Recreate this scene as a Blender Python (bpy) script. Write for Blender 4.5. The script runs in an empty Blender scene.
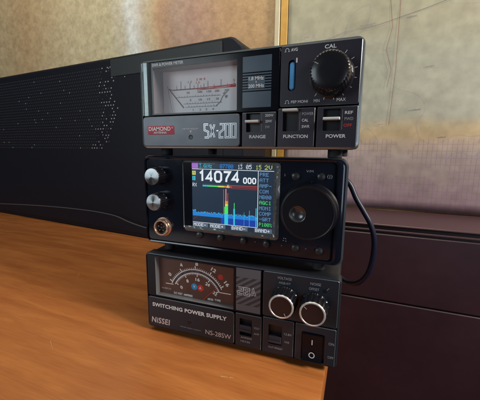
import bpy, bmesh, math, random
from mathutils import Vector, Matrix
random.seed(7)
R_ = math.radians
S = bpy.context.scene
C = S.collection
MM = 0.001

# ------------------------------------------------------------------ camera
cam_d = bpy.data.cameras.new('camera')
cam = bpy.data.objects.new('camera', cam_d); C.objects.link(cam); S.camera = cam
cam_d.sensor_width = 36; cam_d.lens = 303.4/480*36
cam_d.clip_start = 0.005; cam_d.clip_end = 50
cam.location = (0.15648, -0.192619, -0.000887)
Y_, P_, RO = 0.374, -0.162, -0.009
M = Matrix.Rotation(Y_, 3, 'Z') @ Matrix.Rotation(P_, 3, 'X') @ Matrix.Rotation(RO, 3, 'Y')
right, fwd, up = M.col[0], M.col[1], M.col[2]
cam.matrix_world = Matrix.Translation(cam.location) @ Matrix((right, up, -fwd)).transposed().to_4x4()

# ------------------------------------------------------------------ world, lamps, exposure
w = bpy.data.worlds.new('World'); S.world = w; w.use_nodes = True
w.node_tree.nodes['Background'].inputs[0].default_value = (0.62, 0.70, 0.85, 1)
w.node_tree.nodes['Background'].inputs[1].default_value = 0.07
S.view_settings.view_transform = 'Standard'; S.view_settings.look = 'None'
S.view_settings.exposure = 0; S.view_settings.gamma = 1
def area(name, loc, target, sx, sy, power, col):
    d = bpy.data.lights.new(name, 'AREA'); d.shape = 'RECTANGLE'; d.size = sx; d.size_y = sy
    d.energy = power; d.color = col
    o = bpy.data.objects.new(name, d); C.objects.link(o); o.location = loc
    o.rotation_euler = (Vector(target)-Vector(loc)).to_track_quat('-Z', 'Y').to_euler()
    return o
area('window_light', (-0.66, -0.95, 0.21), (0.0, 0.05, -0.02), 0.60, 0.42, 4.4, (0.80, 0.93, 1.0))
area('room_lamp', (0.97, -0.10, 0.42), (0.08, 0.0, -0.12), 0.22, 0.22, 12.0, (1.0, 0.92, 0.82))
area('wall_fill', (-0.10, -0.05, 0.75), (-0.10, 0.345, 0.62), 1.0, 0.30, 7.5, (1.0, 0.93, 0.80))  # added fill that brightens the wall, stands for no real lamp
area('side_light', (0.69, -0.93, -0.06), (0.14, 0.0, -0.03), 0.16, 0.40, 0.9, (0.70, 0.80, 1.0))  # added strip of light, placed for the glare on the radio's right rim

# ------------------------------------------------------------------ materials
MATS = {}
def mat(name, col, rough=0.5, metal=0.0, spec=0.5, coat=0.0, emit=None, estr=1.0, grain=0.0, gscale=1500, mottle=0.0, mscale=60, rvar=0.0):
    m = bpy.data.materials.new(name); m.use_nodes = True; nt = m.node_tree
    b = nt.nodes['Principled BSDF']
    b.inputs['Base Color'].default_value = (*col, 1); b.inputs['Roughness'].default_value = rough
    b.inputs['Metallic'].default_value = metal; b.inputs['Specular IOR Level'].default_value = spec
    b.inputs['Coat Weight'].default_value = coat; b.inputs['Coat Roughness'].default_value = 0.08
    if emit: b.inputs['Emission Color'].default_value = (*emit, 1); b.inputs['Emission Strength'].default_value = estr
    tc = nt.nodes.new('ShaderNodeTexCoord')
    if grain:
        n = nt.nodes.new('ShaderNodeTexNoise'); n.inputs['Scale'].default_value = gscale; n.inputs['Detail'].default_value = 2
        bp = nt.nodes.new('ShaderNodeBump'); bp.inputs['Strength'].default_value = grain; bp.inputs['Distance'].default_value = 0.0003
        nt.links.new(tc.outputs['Object'], n.inputs['Vector']); nt.links.new(n.outputs['Fac'], bp.inputs['Height'])
        nt.links.new(bp.outputs['Normal'], b.inputs['Normal'])
    if mottle:
        n = nt.nodes.new('ShaderNodeTexNoise'); n.inputs['Scale'].default_value = mscale; n.inputs['Detail'].default_value = 5
        r = nt.nodes.new('ShaderNodeValToRGB')
        r.color_ramp.elements[0].position = .3; r.color_ramp.elements[1].position = .7
        r.color_ramp.elements[0].color = (*[c*(1-mottle) for c in col], 1)
        r.color_ramp.elements[1].color = (*[min(1, c*(1+mottle)) for c in col], 1)
        nt.links.new(tc.outputs['Object'], n.inputs['Vector']); nt.links.new(n.outputs['Fac'], r.inputs[0])
        nt.links.new(r.outputs[0], b.inputs['Base Color'])
    if rvar:
        n = nt.nodes.new('ShaderNodeTexNoise'); n.inputs['Scale'].default_value = 90; n.inputs['Detail'].default_value = 6
        r = nt.nodes.new('ShaderNodeMapRange'); r.inputs['To Min'].default_value = max(0.02, rough-rvar); r.inputs['To Max'].default_value = rough+rvar
        nt.links.new(tc.outputs['Object'], n.inputs['Vector']); nt.links.new(n.outputs['Fac'], r.inputs['Value'])
        nt.links.new(r.outputs[0], b.inputs['Roughness'])
    MATS[name] = m; return m
mat('panel_grey', (0.027, 0.024, 0.036), .40, .2, grain=.10, rvar=.06)
mat('panel_strip', (0.070, 0.073, 0.083), .36, .55, grain=.06, rvar=.06)
mat('bezel_silver', (0.30, 0.34, 0.34), .26, .75, rvar=.06)
mat('panel_blue', (0.013, 0.017, 0.027), .42, .1, grain=.10, rvar=.06)
mat('edge_light', (0.12, 0.14, 0.15), .35, .5)
mat('button_black', (0.022, 0.024, 0.028), .32, .2)
mat('dial_black', (0.004, 0.0045, 0.008), .36, spec=.3)
mat('shell_black', (0.010, 0.011, 0.015), .42, grain=.1, rvar=.08)
mat('gloss_black', (0.004, 0.005, 0.009), .16, spec=.22, rvar=.05)
mat('acrylic', (0.006, 0.008, 0.016), .10, rvar=.04)
mat('fx_body', (0.010, 0.012, 0.020), .25, rvar=.08)
mat('rim_lit', (0.085, 0.10, 0.115), .3, .5)  # lit chamfer line of the black frame, painted as lighter grey
mat('rubber', (0.012, 0.012, 0.014), .75)
mat('slot_black', (0.004, 0.004, 0.006), .4)
mat('lever_white', (0.72, 0.74, 0.72), .4)
mat('print_white', (0.68, 0.70, 0.70), .5)
mat('print_dim', (0.30, 0.31, 0.33), .5)
mat('print_silver', (0.62, 0.65, 0.68), .3, .5)
mat('badge_red', (0.42, 0.012, 0.035), .45, spec=.3)
mat('dial_face', (0.88, 0.85, 0.84), .6, mottle=.03, mscale=50)
mat('dial_wall', (0.21, 0.19, 0.215), .4)
mat('dial_wall_glare', (0.24, 0.25, 0.26), .3, .2)  # glare on the supply meter's inner wall, put into a lighter grey
mat('ink_black', (0.03, 0.03, 0.04), .6)
mat('ink_brown', (0.20, 0.06, 0.06), .6)
mat('ink_grey', (0.16, 0.15, 0.18), .6)
mat('ink_red', (0.60, 0.035, 0.03), .6)
mat('ink_blue', (0.02, 0.28, 0.60), .5)
mat('slate_print', (0.055, 0.085, 0.12), .3, mottle=.08, mscale=80)
mat('stripe_light', (0.095, 0.10, 0.115), .4)
mat('stripe_dark', (0.034, 0.035, 0.042), .4)
mat('pill_blue', (0.10, 0.36, 0.70), .3, coat=.4)
mat('meter_brown', (0.095, 0.040, 0.028), .45, mottle=.14, mscale=70)  # dark dial face, the desk's brown reflection painted into its colour
mat('ps_dial_white', (0.86, 0.90, 0.90), .5)
mat('knob_black', (0.005, 0.005, 0.008), .30, coat=.15, rvar=.06)
mat('knob_cap', (0.018, 0.009, 0.011), .35)
mat('knob_ring', (0.60, 0.60, 0.60), .40, .6)
mat('dimple', (0.05, 0.055, 0.06), .27, .5, spec=1.0, coat=.3)
mat('scuff', (0.62, 0.42, 0.22), .5)
mat('copper', (0.60, 0.40, 0.30), .30, .9)
mat('nickel', (0.62, 0.62, 0.62), .25, 1.0)
mat('cable_blue', (0.006, 0.009, 0.030), .4)
mat('cable_grey', (0.05, 0.055, 0.065), .45)
mat('case_black', (0.0045, 0.005, 0.010), .5, spec=.22, rvar=.06)
mat('case_grey', (0.014, 0.018, 0.020), .5)
mat('vent_lit', (0.30, 0.31, 0.32), .4, .3)  # pale grey stands for light showing through some of the holes
mat('vent_dim', (0.022, 0.024, 0.030), .6, 0)
mat('strip_pale', (0.50, 0.44, 0.29), .35, mottle=.08)
mat('strip_yellow', (0.52, 0.29, 0.055), .4, mottle=.12)
mat('cabinet', (0.030, 0.011, 0.017), .42, mottle=.2, mscale=12, rvar=.08)
mat('cabinet_trim', (0.065, 0.032, 0.036), .35)
mat('wall_plain', (0.45, 0.38, 0.28), .7, mottle=.08)
mat('floor_dark', (0.06, 0.035, 0.025), .5, mottle=.3, mscale=6)

# spun metal knob face: light and dark fan that turns with the lamp through anisotropy
m = mat('spun_metal', (0.30, 0.32, 0.33), .30, 1.0)
nt = m.node_tree; b = nt.nodes['Principled BSDF']; b.inputs['Anisotropic'].default_value = .95
tg = nt.nodes.new('ShaderNodeTangent'); tg.direction_type = 'RADIAL'; tg.axis = 'Y'
nt.links.new(tg.outputs[0], b.inputs['Tangent'])

# clear panes
def clear(name, tint, wgt, rough, bump=0, bscale=60, milk=None):
    m = bpy.data.materials.new(name); m.use_nodes = True; nt = m.node_tree; nt.nodes.clear()
    o = nt.nodes.new('ShaderNodeOutputMaterial'); mix = nt.nodes.new('ShaderNodeMixShader')
    t = nt.nodes.new('ShaderNodeBsdfTransparent'); t.inputs[0].default_value = (*tint, 1)
    g = nt.nodes.new('ShaderNodeBsdfGlossy'); g.inputs['Roughness'].default_value = rough
    fr = nt.nodes.new('ShaderNodeFresnel'); fr.inputs[0].default_value = 1.45
    ml = nt.nodes.new('ShaderNodeMath'); ml.operation = 'MULTIPLY'; ml.inputs[1].default_value = wgt
    nt.links.new(fr.outputs[0], ml.inputs[0])
    gm = nt.nodes.new('ShaderNodeNewGeometry'); iv = nt.nodes.new('ShaderNodeMath'); iv.operation = 'SUBTRACT'; iv.inputs[0].default_value = 1
    nt.links.new(gm.outputs['Backfacing'], iv.inputs[1]); m3 = nt.nodes.new('ShaderNodeMath'); m3.operation = 'MULTIPLY'
    nt.links.new(ml.outputs[0], m3.inputs[0]); nt.links.new(iv.outputs[0], m3.inputs[1]); nt.links.new(m3.outputs[0], mix.inputs[0])
    last = t
    if milk:
        d = nt.nodes.new('ShaderNodeBsdfDiffuse'); d.inputs[0].default_value = (*milk[:3], 1)
        m2 = nt.nodes.new('ShaderNodeMixShader'); m2.inputs[0].default_value = milk[3]
        nt.links.new(t.outputs[0], m2.inputs[1]); nt.links.new(d.outputs[0], m2.inputs[2]); last = m2
    nt.links.new(last.outputs[0], mix.inputs[1]); nt.links.new(g.outputs[0], mix.inputs[2])
    if bump:
        tc = nt.nodes.new('ShaderNodeTexCoord'); n = nt.nodes.new('ShaderNodeTexNoise'); n.inputs['Scale'].default_value = bscale
        bp = nt.nodes.new('ShaderNodeBump'); bp.inputs['Strength'].default_value = bump; bp.inputs['Distance'].default_value = .002
        nt.links.new(tc.outputs['Object'], n.inputs['Vector']); nt.links.new(n.outputs['Fac'], bp.inputs['Height'])
        nt.links.new(bp.outputs[0], g.inputs['Normal']); nt.links.new(bp.outputs[0], fr.inputs['Normal'])
    nt.links.new(mix.outputs[0], o.inputs[0]); MATS[name] = m
clear('pane', (.97, .97, .97), .35, .05)
clear('film', (.95, .96, .97), .8, .12, .12, 60)
clear('film_edge', (.78, .84, .86), 2.2, .14, .8, 110, (.62, .72, .74, .13))

def glow(name, col, s=1.0):
    mat(name, tuple(c*.3 for c in col), .3, emit=col, estr=s)
glow('lcd_back', (0.017, 0.032, 0.056), .9)
glow('lcd_bar', (0.11, 0.15, 0.21), .8)
glow('lcd_white', (0.86, 0.92, 0.95), .85)
glow('lcd_cyan', (0.05, 0.62, 0.78), .8)
glow('lcd_blue', (0.02, 0.28, 0.85), .8)
glow('lcd_paleblue', (0.16, 0.34, 0.62), .8)
glow('lcd_yellow', (0.80, 0.82, 0.16), .8)
glow('lcd_magenta', (0.50, 0.10, 0.62), .8)
glow('lcd_green', (0.08, 0.75, 0.16), .9)
glow('lcd_red', (0.62, 0.07, 0.04), .9)
glow('lcd_darkred', (0.22, 0.035, 0.04), .9)
glow('lcd_orange', (0.80, 0.34, 0.06), .9)
glow('lcd_navy', (0.012, 0.06, 0.42), .9)

# ------------------------------------------------------------------ mesh builder (device space: u right, v up, w towards the viewer, mm)
class MB:
    def __init__(s): s.v = []; s.f = []; s.m = []; s.names = []
    def mi(s, n):
        if n not in s.names: s.names.append(n)
        return s.names.index(n)
    def loft(s, loops, m, cap0=False, cap1=False, m1=None):
        st = len(s.v); n = len(loops[0])
        for L in loops: s.v += L
        ms = m if isinstance(m, (list, tuple)) else [m]*(len(loops)-1)
        for i in range(len(loops)-1):
            k = s.mi(ms[i])
            for j in range(n):
                a = st+i*n+j; b_ = st+i*n+(j+1) % n
                s.f.append((a, b_, b_+n, a+n)); s.m.append(k)
        if cap0: s.f.append(tuple(range(st, st+n))); s.m.append(s.mi(ms[0]))
        if cap1: s.f.append(tuple(range(st+(len(loops)-1)*n, st+len(loops)*n))); s.m.append(s.mi(m1 or ms[-1]))
        return s
    def slab(s, u0, v0, u1, v1, w0, w1, m, r=.5, bev=.3, mf=None):
        return s.loft([rr(u0, v0, u1, v1, r, w0), rr(u0, v0, u1, v1, r, w1-bev), rr(u0+bev, v0+bev, u1-bev, v1-bev, max(r-bev, .05), w1)],
                      m, True, True, mf)
    def quad(s, pts, wz, m):
        st = len(s.v); s.v += [(p[0], p[1], wz) for p in pts]; s.f.append(tuple(range(st, st+len(pts)))); s.m.append(s.mi(m)); return s
    def rect(s, u0, v0, u1, v1, wz, m): return s.quad([(u0, v0), (u1, v0), (u1, v1), (u0, v1)], wz, m)
    def line(s, pts, wd, wz, m, closed=False):
        n = len(pts); L = []; Rr = []
        for i, p in enumerate(pts):
            p = Vector(p)
            a = Vector(pts[i-1]) if (i or closed) else None
            c = Vector(pts[(i+1) % n]) if (i < n-1 or closed) else None
            d1 = (p-a).normalized() if a is not None else None; d2 = (c-p).normalized() if c is not None else None
            if d1 is None: d1 = d2
            if d2 is None: d2 = d1
            t = (d1+d2); t = t.normalized() if t.length > 1e-6 else d1
            nn = Vector((-t.y, t.x)); k = wd/2/max(.45, nn.dot(Vector((-d1.y, d1.x))))
            L.append(p+nn*k); Rr.append(p-nn*k)
        rng = range(n if closed else n-1)
        for i in rng:
            j = (i+1) % n; s.quad([Rr[i], Rr[j], L[j], L[i]], wz, m)
        return s
    def outline(s, pts, half, wd, wz, m):   # double stroke round an open path
        n = len(pts); A = []; B = []
        for i, p in enumerate(pts):
            p = Vector(p); d1 = (p-Vector(pts[i-1])).normalized() if i else None
            d2 = (Vector(pts[i+1])-p).normalized() if i < n-1 else None
            if d1 is None: d1 = d2
            if d2 is None: d2 = d1
            t = (d1+d2).normalized(); nn = Vector((-t.y, t.x)); k = half/max(.5, nn.dot(Vector((-d1.y, d1.x))))
            A.append(tuple(p+nn*k)); B.append(tuple(p-nn*k))
        return s.line(A+B[::-1], wd, wz, m, True)
    def lathe(s, u, v, prof, m, n=48, cap1=True, knurl=None, cap0=False, m1=None):
        loops = []
        for i, (r, wz) in enumerate(prof):
            L = []
            for k in range(n):
                a = 2*math.pi*k/n; rk = r
                if knurl and i in knurl[0]: rk = r+(knurl[1] if (k % knurl[2]) < knurl[2]/2 else -knurl[1])
                L.append((u+rk*math.cos(a), v+rk*math.sin(a), wz))
            loops.append(L)
        return s.loft(loops, m, cap0, cap1, m1)
    def tube(s, pts, r, m, n=8):
        pts = [Vector(p) for p in pts]; loops = []
        for i, p in enumerate(pts):
            t = (pts[min(i+1, len(pts)-1)]-pts[max(i-1, 0)]).normalized()
            x = t.cross(Vector((0.1, 0.2, 1))).normalized(); y = t.cross(x)
            loops.append([tuple(p+(x*math.cos(6.2832*k/n)+y*math.sin(6.2832*k/n))*r) for k in range(n)])
        return s.loft(loops, m, True, True)
    def text(s, t, u0, v0, u1, v1, wz, m, bold=0.0, space=1.0, shear=0.0, rot=0.0):
        c = bpy.data.curves.new('t', 'FONT'); c.body = t; c.offset = bold; c.resolution_u = 3; c.space_character = space; c.shear = shear
        o = bpy.data.objects.new('t', c); C.objects.link(o)
        me = bpy.data.meshes.new_from_object(o.evaluated_get(bpy.context.evaluated_depsgraph_get()))
        C.objects.unlink(o); bpy.data.objects.remove(o); bpy.data.curves.remove(c)
        xs = [q.co.x for q in me.vertices]; ys = [q.co.y for q in me.vertices]
        if not xs: return s
        ax, bx, ay, by = min(xs), max(xs), min(ys), max(ys); cu, cv = (u0+u1)/2, (v0+v1)/2
        st = len(s.v); k = s.mi(m)
        for q in me.vertices:
            du = u0+(q.co.x-ax)/(bx-ax+1e-9)*(u1-u0)-cu; dv = v0+(q.co.y-ay)/(by-ay+1e-9)*(v1-v0)-cv
            s.v.append((cu+du*math.cos(rot)-dv*math.sin(rot), cv+du*math.sin(rot)+dv*math.cos(rot), wz))
        for p in me.polygons: s.f.append(tuple(st+i for i in p.vertices)); s.m.append(k)
        bpy.data.meshes.remove(me); return s
    def build(s, name, parent=None, origin=(0, 0, 0), fix=True):
        me = bpy.data.meshes.new(name); ou, ov, ow = origin
        me.from_pydata([((a-ou)*MM, -(c-ow)*MM, (b-ov)*MM) for a, b, c in s.v], [], s.f)
        for n in s.names: me.materials.append(MATS[n])
        me.polygons.foreach_set('material_index', s.m)
        if fix:
            bm = bmesh.new(); bm.from_mesh(me); bmesh.ops.recalc_face_normals(bm, faces=bm.faces); bm.to_mesh(me); bm.free()
        me.polygons.foreach_set('use_smooth', [True]*len(me.polygons)); me.set_sharp_from_angle(angle=R_(32))
        o = bpy.data.objects.new(name, me); C.objects.link(o)
        o.location = (ou*MM, -ow*MM, ov*MM)
        if parent is not None: o.parent = parent
        return o
def rr(u0, v0, u1, v1, r, wz, n=5):
    L = []; r = max(r, .02)
    for cx, cy, a0 in ((u1-r, v0+r, -90), (u1-r, v1-r, 0), (u0+r, v1-r, 90), (u0+r, v0+r, 180)):
        for k in range(n+1):
            a = R_(a0+90*k/n); L.append((cx+r*math.cos(a), cy+r*math.sin(a), wz))
    return L
def sub(parent_obj, mb, name, origin=(0, 0, 0)):   # sub-part: origin given in device space, parent's own origin removed
    o = mb.build(name, None, origin); o.parent = parent_obj
    o.location = Vector(o.location)-Vector(parent_obj.location) if parent_obj.type == 'MESH' else o.location
    return o
def tile(mb, o, r, w0, w1, bev, m, hole=None, hr=.5, depth=2, mw=None, mfloor=None, me=None):
    u0, v0, u1, v1 = o
    loops = [rr(*o, r, w0), rr(*o, r, w1-bev), rr(u0+bev, v0+bev, u1-bev, v1-bev, max(r-bev, .05), w1)]; ms = [m, me or m]
    if hole:
        loops += [rr(*hole, hr, w1), rr(*hole, hr, w1-depth)]; ms += [m, mw or m]
    mb.loft(loops, ms, False, True, mfloor if hole else m)
def thing(name, label, cat, loc=(0, 0, 0), rz=0, group=None):
    o = bpy.data.objects.new(name, None); C.objects.link(o); o.empty_display_size = .02
    o.location = [a*MM for a in loc]; o.rotation_euler = (0, 0, rz); o['label'] = label; o['category'] = cat
    if group: o['group'] = group
    return o
def tag(o, label, cat):
    o['label'] = label; o['category'] = cat; return o
def foot(parent, u, d, z0, z1, r=4.5, name='foot'):   # rubber foot, axis vertical
    mb = MB(); loops = []
    for rad, z in ((r*.85, z0), (r, z0+.6), (r, z1)):
        loops.append([(u+rad*math.cos(6.2832*k/20), z, -d+rad*math.sin(6.2832*k/20)) for k in range(20)])
    mb.loft(loops, 'rubber', True, True); return mb.build(name, parent, (u, z0, -d))

# ------------------------------------------------------------------ setting
def wmat():
    m = bpy.data.materials.new('wallpaper'); m.use_nodes = True; nt = m.node_tree; b = nt.nodes['Principled BSDF']
    tc = nt.nodes.new('ShaderNodeTexCoord'); sep = nt.nodes.new('ShaderNodeSeparateXYZ'); nt.links.new(tc.outputs['Object'], sep.inputs[0])
    n0 = nt.nodes.new('ShaderNodeTexNoise'); n0.inputs['Scale'].default_value = 9
    nt.links.new(tc.outputs['Object'], n0.inputs['Vector'])
    ma = nt.nodes.new('ShaderNodeMath'); ma.operation = 'MULTIPLY_ADD'; ma.inputs[1].default_value = .05
    nt.links.new(n0.outputs['Fac'], ma.inputs[0]); nt.links.new(sep.outputs['X'], ma.inputs[2])
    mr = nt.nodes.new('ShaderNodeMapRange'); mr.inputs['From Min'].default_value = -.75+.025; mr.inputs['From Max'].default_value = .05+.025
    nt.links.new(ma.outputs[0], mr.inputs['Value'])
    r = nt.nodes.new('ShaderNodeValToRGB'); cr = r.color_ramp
    st = [(0, (.42, .36, .22)), (.18, (.40, .29, .16)), (.36, (.47, .41, .26)), (.50, (.46, .42, .27)), (.545, (.47, .44, .34)), (.565, (.58, .62, .60)), (.585, (.56, .58, .55)), (.612, (.47, .42, .33)),  # bluish-white stops paint the window's reflected streak into the wall colour
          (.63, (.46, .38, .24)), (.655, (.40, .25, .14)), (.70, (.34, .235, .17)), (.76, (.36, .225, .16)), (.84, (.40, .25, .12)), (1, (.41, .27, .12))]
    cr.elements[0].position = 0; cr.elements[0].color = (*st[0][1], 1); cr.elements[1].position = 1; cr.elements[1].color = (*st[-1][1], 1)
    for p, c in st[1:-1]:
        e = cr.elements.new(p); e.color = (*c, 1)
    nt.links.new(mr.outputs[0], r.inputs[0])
    n1 = nt.nodes.new('ShaderNodeTexNoise'); n1.inputs['Scale'].default_value = 75; n1.inputs['Detail'].default_value = 7; n1.inputs['Roughness'].default_value = .7
    nt.links.new(tc.outputs['Object'], n1.inputs['Vector'])
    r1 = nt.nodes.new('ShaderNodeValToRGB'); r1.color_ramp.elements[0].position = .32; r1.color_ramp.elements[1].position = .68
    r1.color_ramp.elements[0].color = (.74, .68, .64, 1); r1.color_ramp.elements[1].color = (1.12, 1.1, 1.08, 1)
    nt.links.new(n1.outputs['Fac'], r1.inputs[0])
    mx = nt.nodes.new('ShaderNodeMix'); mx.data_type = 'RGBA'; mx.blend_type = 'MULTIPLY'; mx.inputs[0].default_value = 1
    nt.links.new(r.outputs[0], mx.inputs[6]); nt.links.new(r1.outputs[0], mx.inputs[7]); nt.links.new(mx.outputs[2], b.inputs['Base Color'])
    bp = nt.nodes.new('ShaderNodeBump'); bp.inputs['Strength'].default_value = .4; bp.inputs['Distance'].default_value = .002
    nt.links.new(n1.outputs['Fac'], bp.inputs['Height']); nt.links.new(bp.outputs[0], b.inputs['Normal'])
    b.inputs['Roughness'].default_value = .45; MATS['wallpaper'] = m
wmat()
def woodmat():
    m = bpy.data.materials.new('desk_wood'); m.use_nodes = True; nt = m.node_tree; b = nt.nodes['Principled BSDF']
    tc = nt.nodes.new('ShaderNodeTexCoord'); mp = nt.nodes.new('ShaderNodeMapping'); mp.inputs['Scale'].default_value = (1.4, 11, 1)
    mp.inputs['Rotation'].default_value = (0, 0, R_(4))
    nt.links.new(tc.outputs['Object'], mp.inputs[0])
    n = nt.nodes.new('ShaderNodeTexNoise'); n.inputs['Scale'].default_value = 7; n.inputs['Detail'].default_value = 8; n.inputs['Distortion'].default_value = .6
    nt.links.new(mp.outputs[0], n.inputs['Vector'])
    r = nt.nodes.new('ShaderNodeValToRGB'); r.color_ramp.elements[0].position = .3; r.color_ramp.elements[1].position = .72
    r.color_ramp.elements[0].color = (.36, .112, .028, 1); r.color_ramp.elements[1].color = (.52, .190, .050, 1)
    nt.links.new(n.outputs['Fac'], r.inputs[0])
    mp2 = nt.nodes.new('ShaderNodeMapping'); mp2.inputs['Scale'].default_value = (1, 22, 1); nt.links.new(tc.outputs['Object'], mp2.inputs[0])
    n2 = nt.nodes.new('ShaderNodeTexNoise'); n2.inputs['Scale'].default_value = 55; n2.inputs['Detail'].default_value = 4
    nt.links.new(mp2.outputs[0], n2.inputs['Vector'])
    r2 = nt.nodes.new('ShaderNodeValToRGB'); r2.color_ramp.elements[0].position = .3; r2.color_ramp.elements[1].position = .6
    r2.color_ramp.elements[0].color = (.86, .82, .78, 1); r2.color_ramp.elements[1].color = (1, 1, 1, 1)
    nt.links.new(n2.outputs['Fac'], r2.inputs[0])
    mx = nt.nodes.new('ShaderNodeMix'); mx.data_type = 'RGBA'; mx.blend_type = 'MULTIPLY'; mx.inputs[0].default_value = 1
    nt.links.new(r.outputs[0], mx.inputs[6]); nt.links.new(r2.outputs[0], mx.inputs[7]); nt.links.new(mx.outputs[2], b.inputs['Base Color'])
    n3 = nt.nodes.new('ShaderNodeTexNoise'); n3.inputs['Scale'].default_value = 40; n3.inputs['Detail'].default_value = 5
    nt.links.new(tc.outputs['Object'], n3.inputs['Vector'])
    mr = nt.nodes.new('ShaderNodeMapRange'); mr.inputs['To Min'].default_value = .22; mr.inputs['To Max'].default_value = .42
    nt.links.new(n3.outputs['Fac'], mr.inputs['Value']); nt.links.new(mr.outputs[0], b.inputs['Roughness'])
    bp = nt.nodes.new('ShaderNodeBump'); bp.inputs['Strength'].default_value = .12; bp.inputs['Distance'].default_value = .0006
    nt.links.new(n2.outputs['Fac'], bp.inputs['Height']); nt.links.new(bp.outputs[0], b.inputs['Normal'])
    MATS['desk_wood'] = m
woodmat()
def mapmat():
    m = bpy.data.materials.new('map_paper'); m.use_nodes = True; nt = m.node_tree; b = nt.nodes['Principled BSDF']; L = nt.links
    tc = nt.nodes.new('ShaderNodeTexCoord'); sep = nt.nodes.new('ShaderNodeSeparateXYZ'); L.new(tc.outputs['Object'], sep.inputs[0])
    def noise(sc, det=4, dist=0):
        n = nt.nodes.new('ShaderNodeTexNoise'); n.inputs['Scale'].default_value = sc; n.inputs['Detail'].default_value = det; n.inputs['Distortion'].default_value = dist
        L.new(tc.outputs['Object'], n.inputs['Vector']); return n.outputs['Fac']
    def math_(op, a, bb=None, cc=None):
        q = nt.nodes.new('ShaderNodeMath'); q.operation = op
        for i, x in enumerate((a, bb, cc)):
            if x is None: continue
            if isinstance(x, (int, float)): q.inputs[i].default_value = x
            else: L.new(x, q.inputs[i])
        return q.outputs[0]
    def mix(f, a, c, mode='MIX'):
        q = nt.nodes.new('ShaderNodeMix'); q.data_type = 'RGBA'; q.blend_type = mode
        for k, x in ((0, f), (6, a), (7, c)):
            if isinstance(x, tuple): q.inputs[k].default_value = (*x, 1)
            elif isinstance(x, (int, float)): q.inputs[k].default_value = x
            else: L.new(x, q.inputs[k])
        return q.outputs[2]
    # vertical regions of the sheet: olive sea, pale land, orange strip, pale grid, corner shade painted into its bottom
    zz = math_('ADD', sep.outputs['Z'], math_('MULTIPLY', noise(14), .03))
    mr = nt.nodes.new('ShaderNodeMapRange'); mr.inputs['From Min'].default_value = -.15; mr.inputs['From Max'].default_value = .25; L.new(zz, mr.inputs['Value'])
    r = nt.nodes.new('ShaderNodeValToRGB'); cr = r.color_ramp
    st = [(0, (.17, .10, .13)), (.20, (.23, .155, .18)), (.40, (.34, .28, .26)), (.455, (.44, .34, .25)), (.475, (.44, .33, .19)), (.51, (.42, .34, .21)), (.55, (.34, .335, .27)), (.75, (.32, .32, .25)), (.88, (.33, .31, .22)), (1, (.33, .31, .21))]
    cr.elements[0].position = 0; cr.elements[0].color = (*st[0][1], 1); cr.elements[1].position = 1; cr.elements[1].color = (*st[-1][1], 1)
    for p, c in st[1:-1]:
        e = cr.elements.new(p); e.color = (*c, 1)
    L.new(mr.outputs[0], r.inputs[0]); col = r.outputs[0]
    # contour lines: thin bands of a slow noise
    def contour(sc, wid, seedscale=2):
        n = noise(sc, 2, .4); return math_('LESS_THAN', math_('ABSOLUTE', math_('SUBTRACT', math_('FRACT', math_('MULTIPLY', n, seedscale)), .5)), wid)
    col = mix(math_('MULTIPLY', contour(6, .006, 3), .2), col, (.16, .16, .22))
    # grid below z=.015
    def lines(axis, per, wd):
        return math_('LESS_THAN', math_('FRACT', math_('MULTIPLY', sep.outputs[axis], 1/per)), wd)
    g = math_('MAXIMUM', lines('X', .0062, .16), math_('MULTIPLY', lines('Z', .010, .11), .8))
    g = math_('MULTIPLY', g, math_('LESS_THAN', sep.outputs['Z'], .018))
    g = math_('MULTIPLY', g, math_('MULTIPLY', math_('GREATER_THAN', noise(20, 3), .42), .33))
    col = mix(g, col, (.20, .09, .22))
    fd = nt.nodes.new('ShaderNodeMapRange'); fd.inputs['From Min'].default_value = .3; fd.inputs['From Max'].default_value = .7
    fd.inputs['To Min'].default_value = .82; fd.inputs['To Max'].default_value = 1.1; L.new(noise(60, 6), fd.inputs['Value'])
    cc = nt.nodes.new('ShaderNodeCombineColor')
    for i in range(3): L.new(fd.outputs[0], cc.inputs[i])
    col = mix(1.0, col, cc.outputs[0], 'MULTIPLY')
    L.new(col, b.inputs['Base Color']); b.inputs['Roughness'].default_value = .55; MATS['map_paper'] = m
mapmat()

def box_mb(mb, x0, x1, y0, y1, z0, z1, m, bev=.6):   # world-aligned box with softened edges (w = -y)
    mb.loft([rr(x0+bev, z0+bev, x1-bev, z1-bev, .3, -y1), rr(x0, z0, x1, z1, .6, -y1+bev), rr(x0, z0, x1, z1, .6, -y0-bev), rr(x0+bev, z0+bev, x1-bev, z1-bev, .3, -y0)], m, True, True)
    return mb
DZ = -149.2
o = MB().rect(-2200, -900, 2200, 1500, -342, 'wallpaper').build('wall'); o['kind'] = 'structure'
mb = MB(); mb.v = [(-2200, -895, 2500), (2200, -895, 2500), (2200, -895, -342), (-2200, -895, -342)]; mb.f = [(0, 1, 2, 3)]; mb.m = [mb.mi('floor_dark')]
o = mb.build('floor'); o['kind'] = 'structure'

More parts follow.
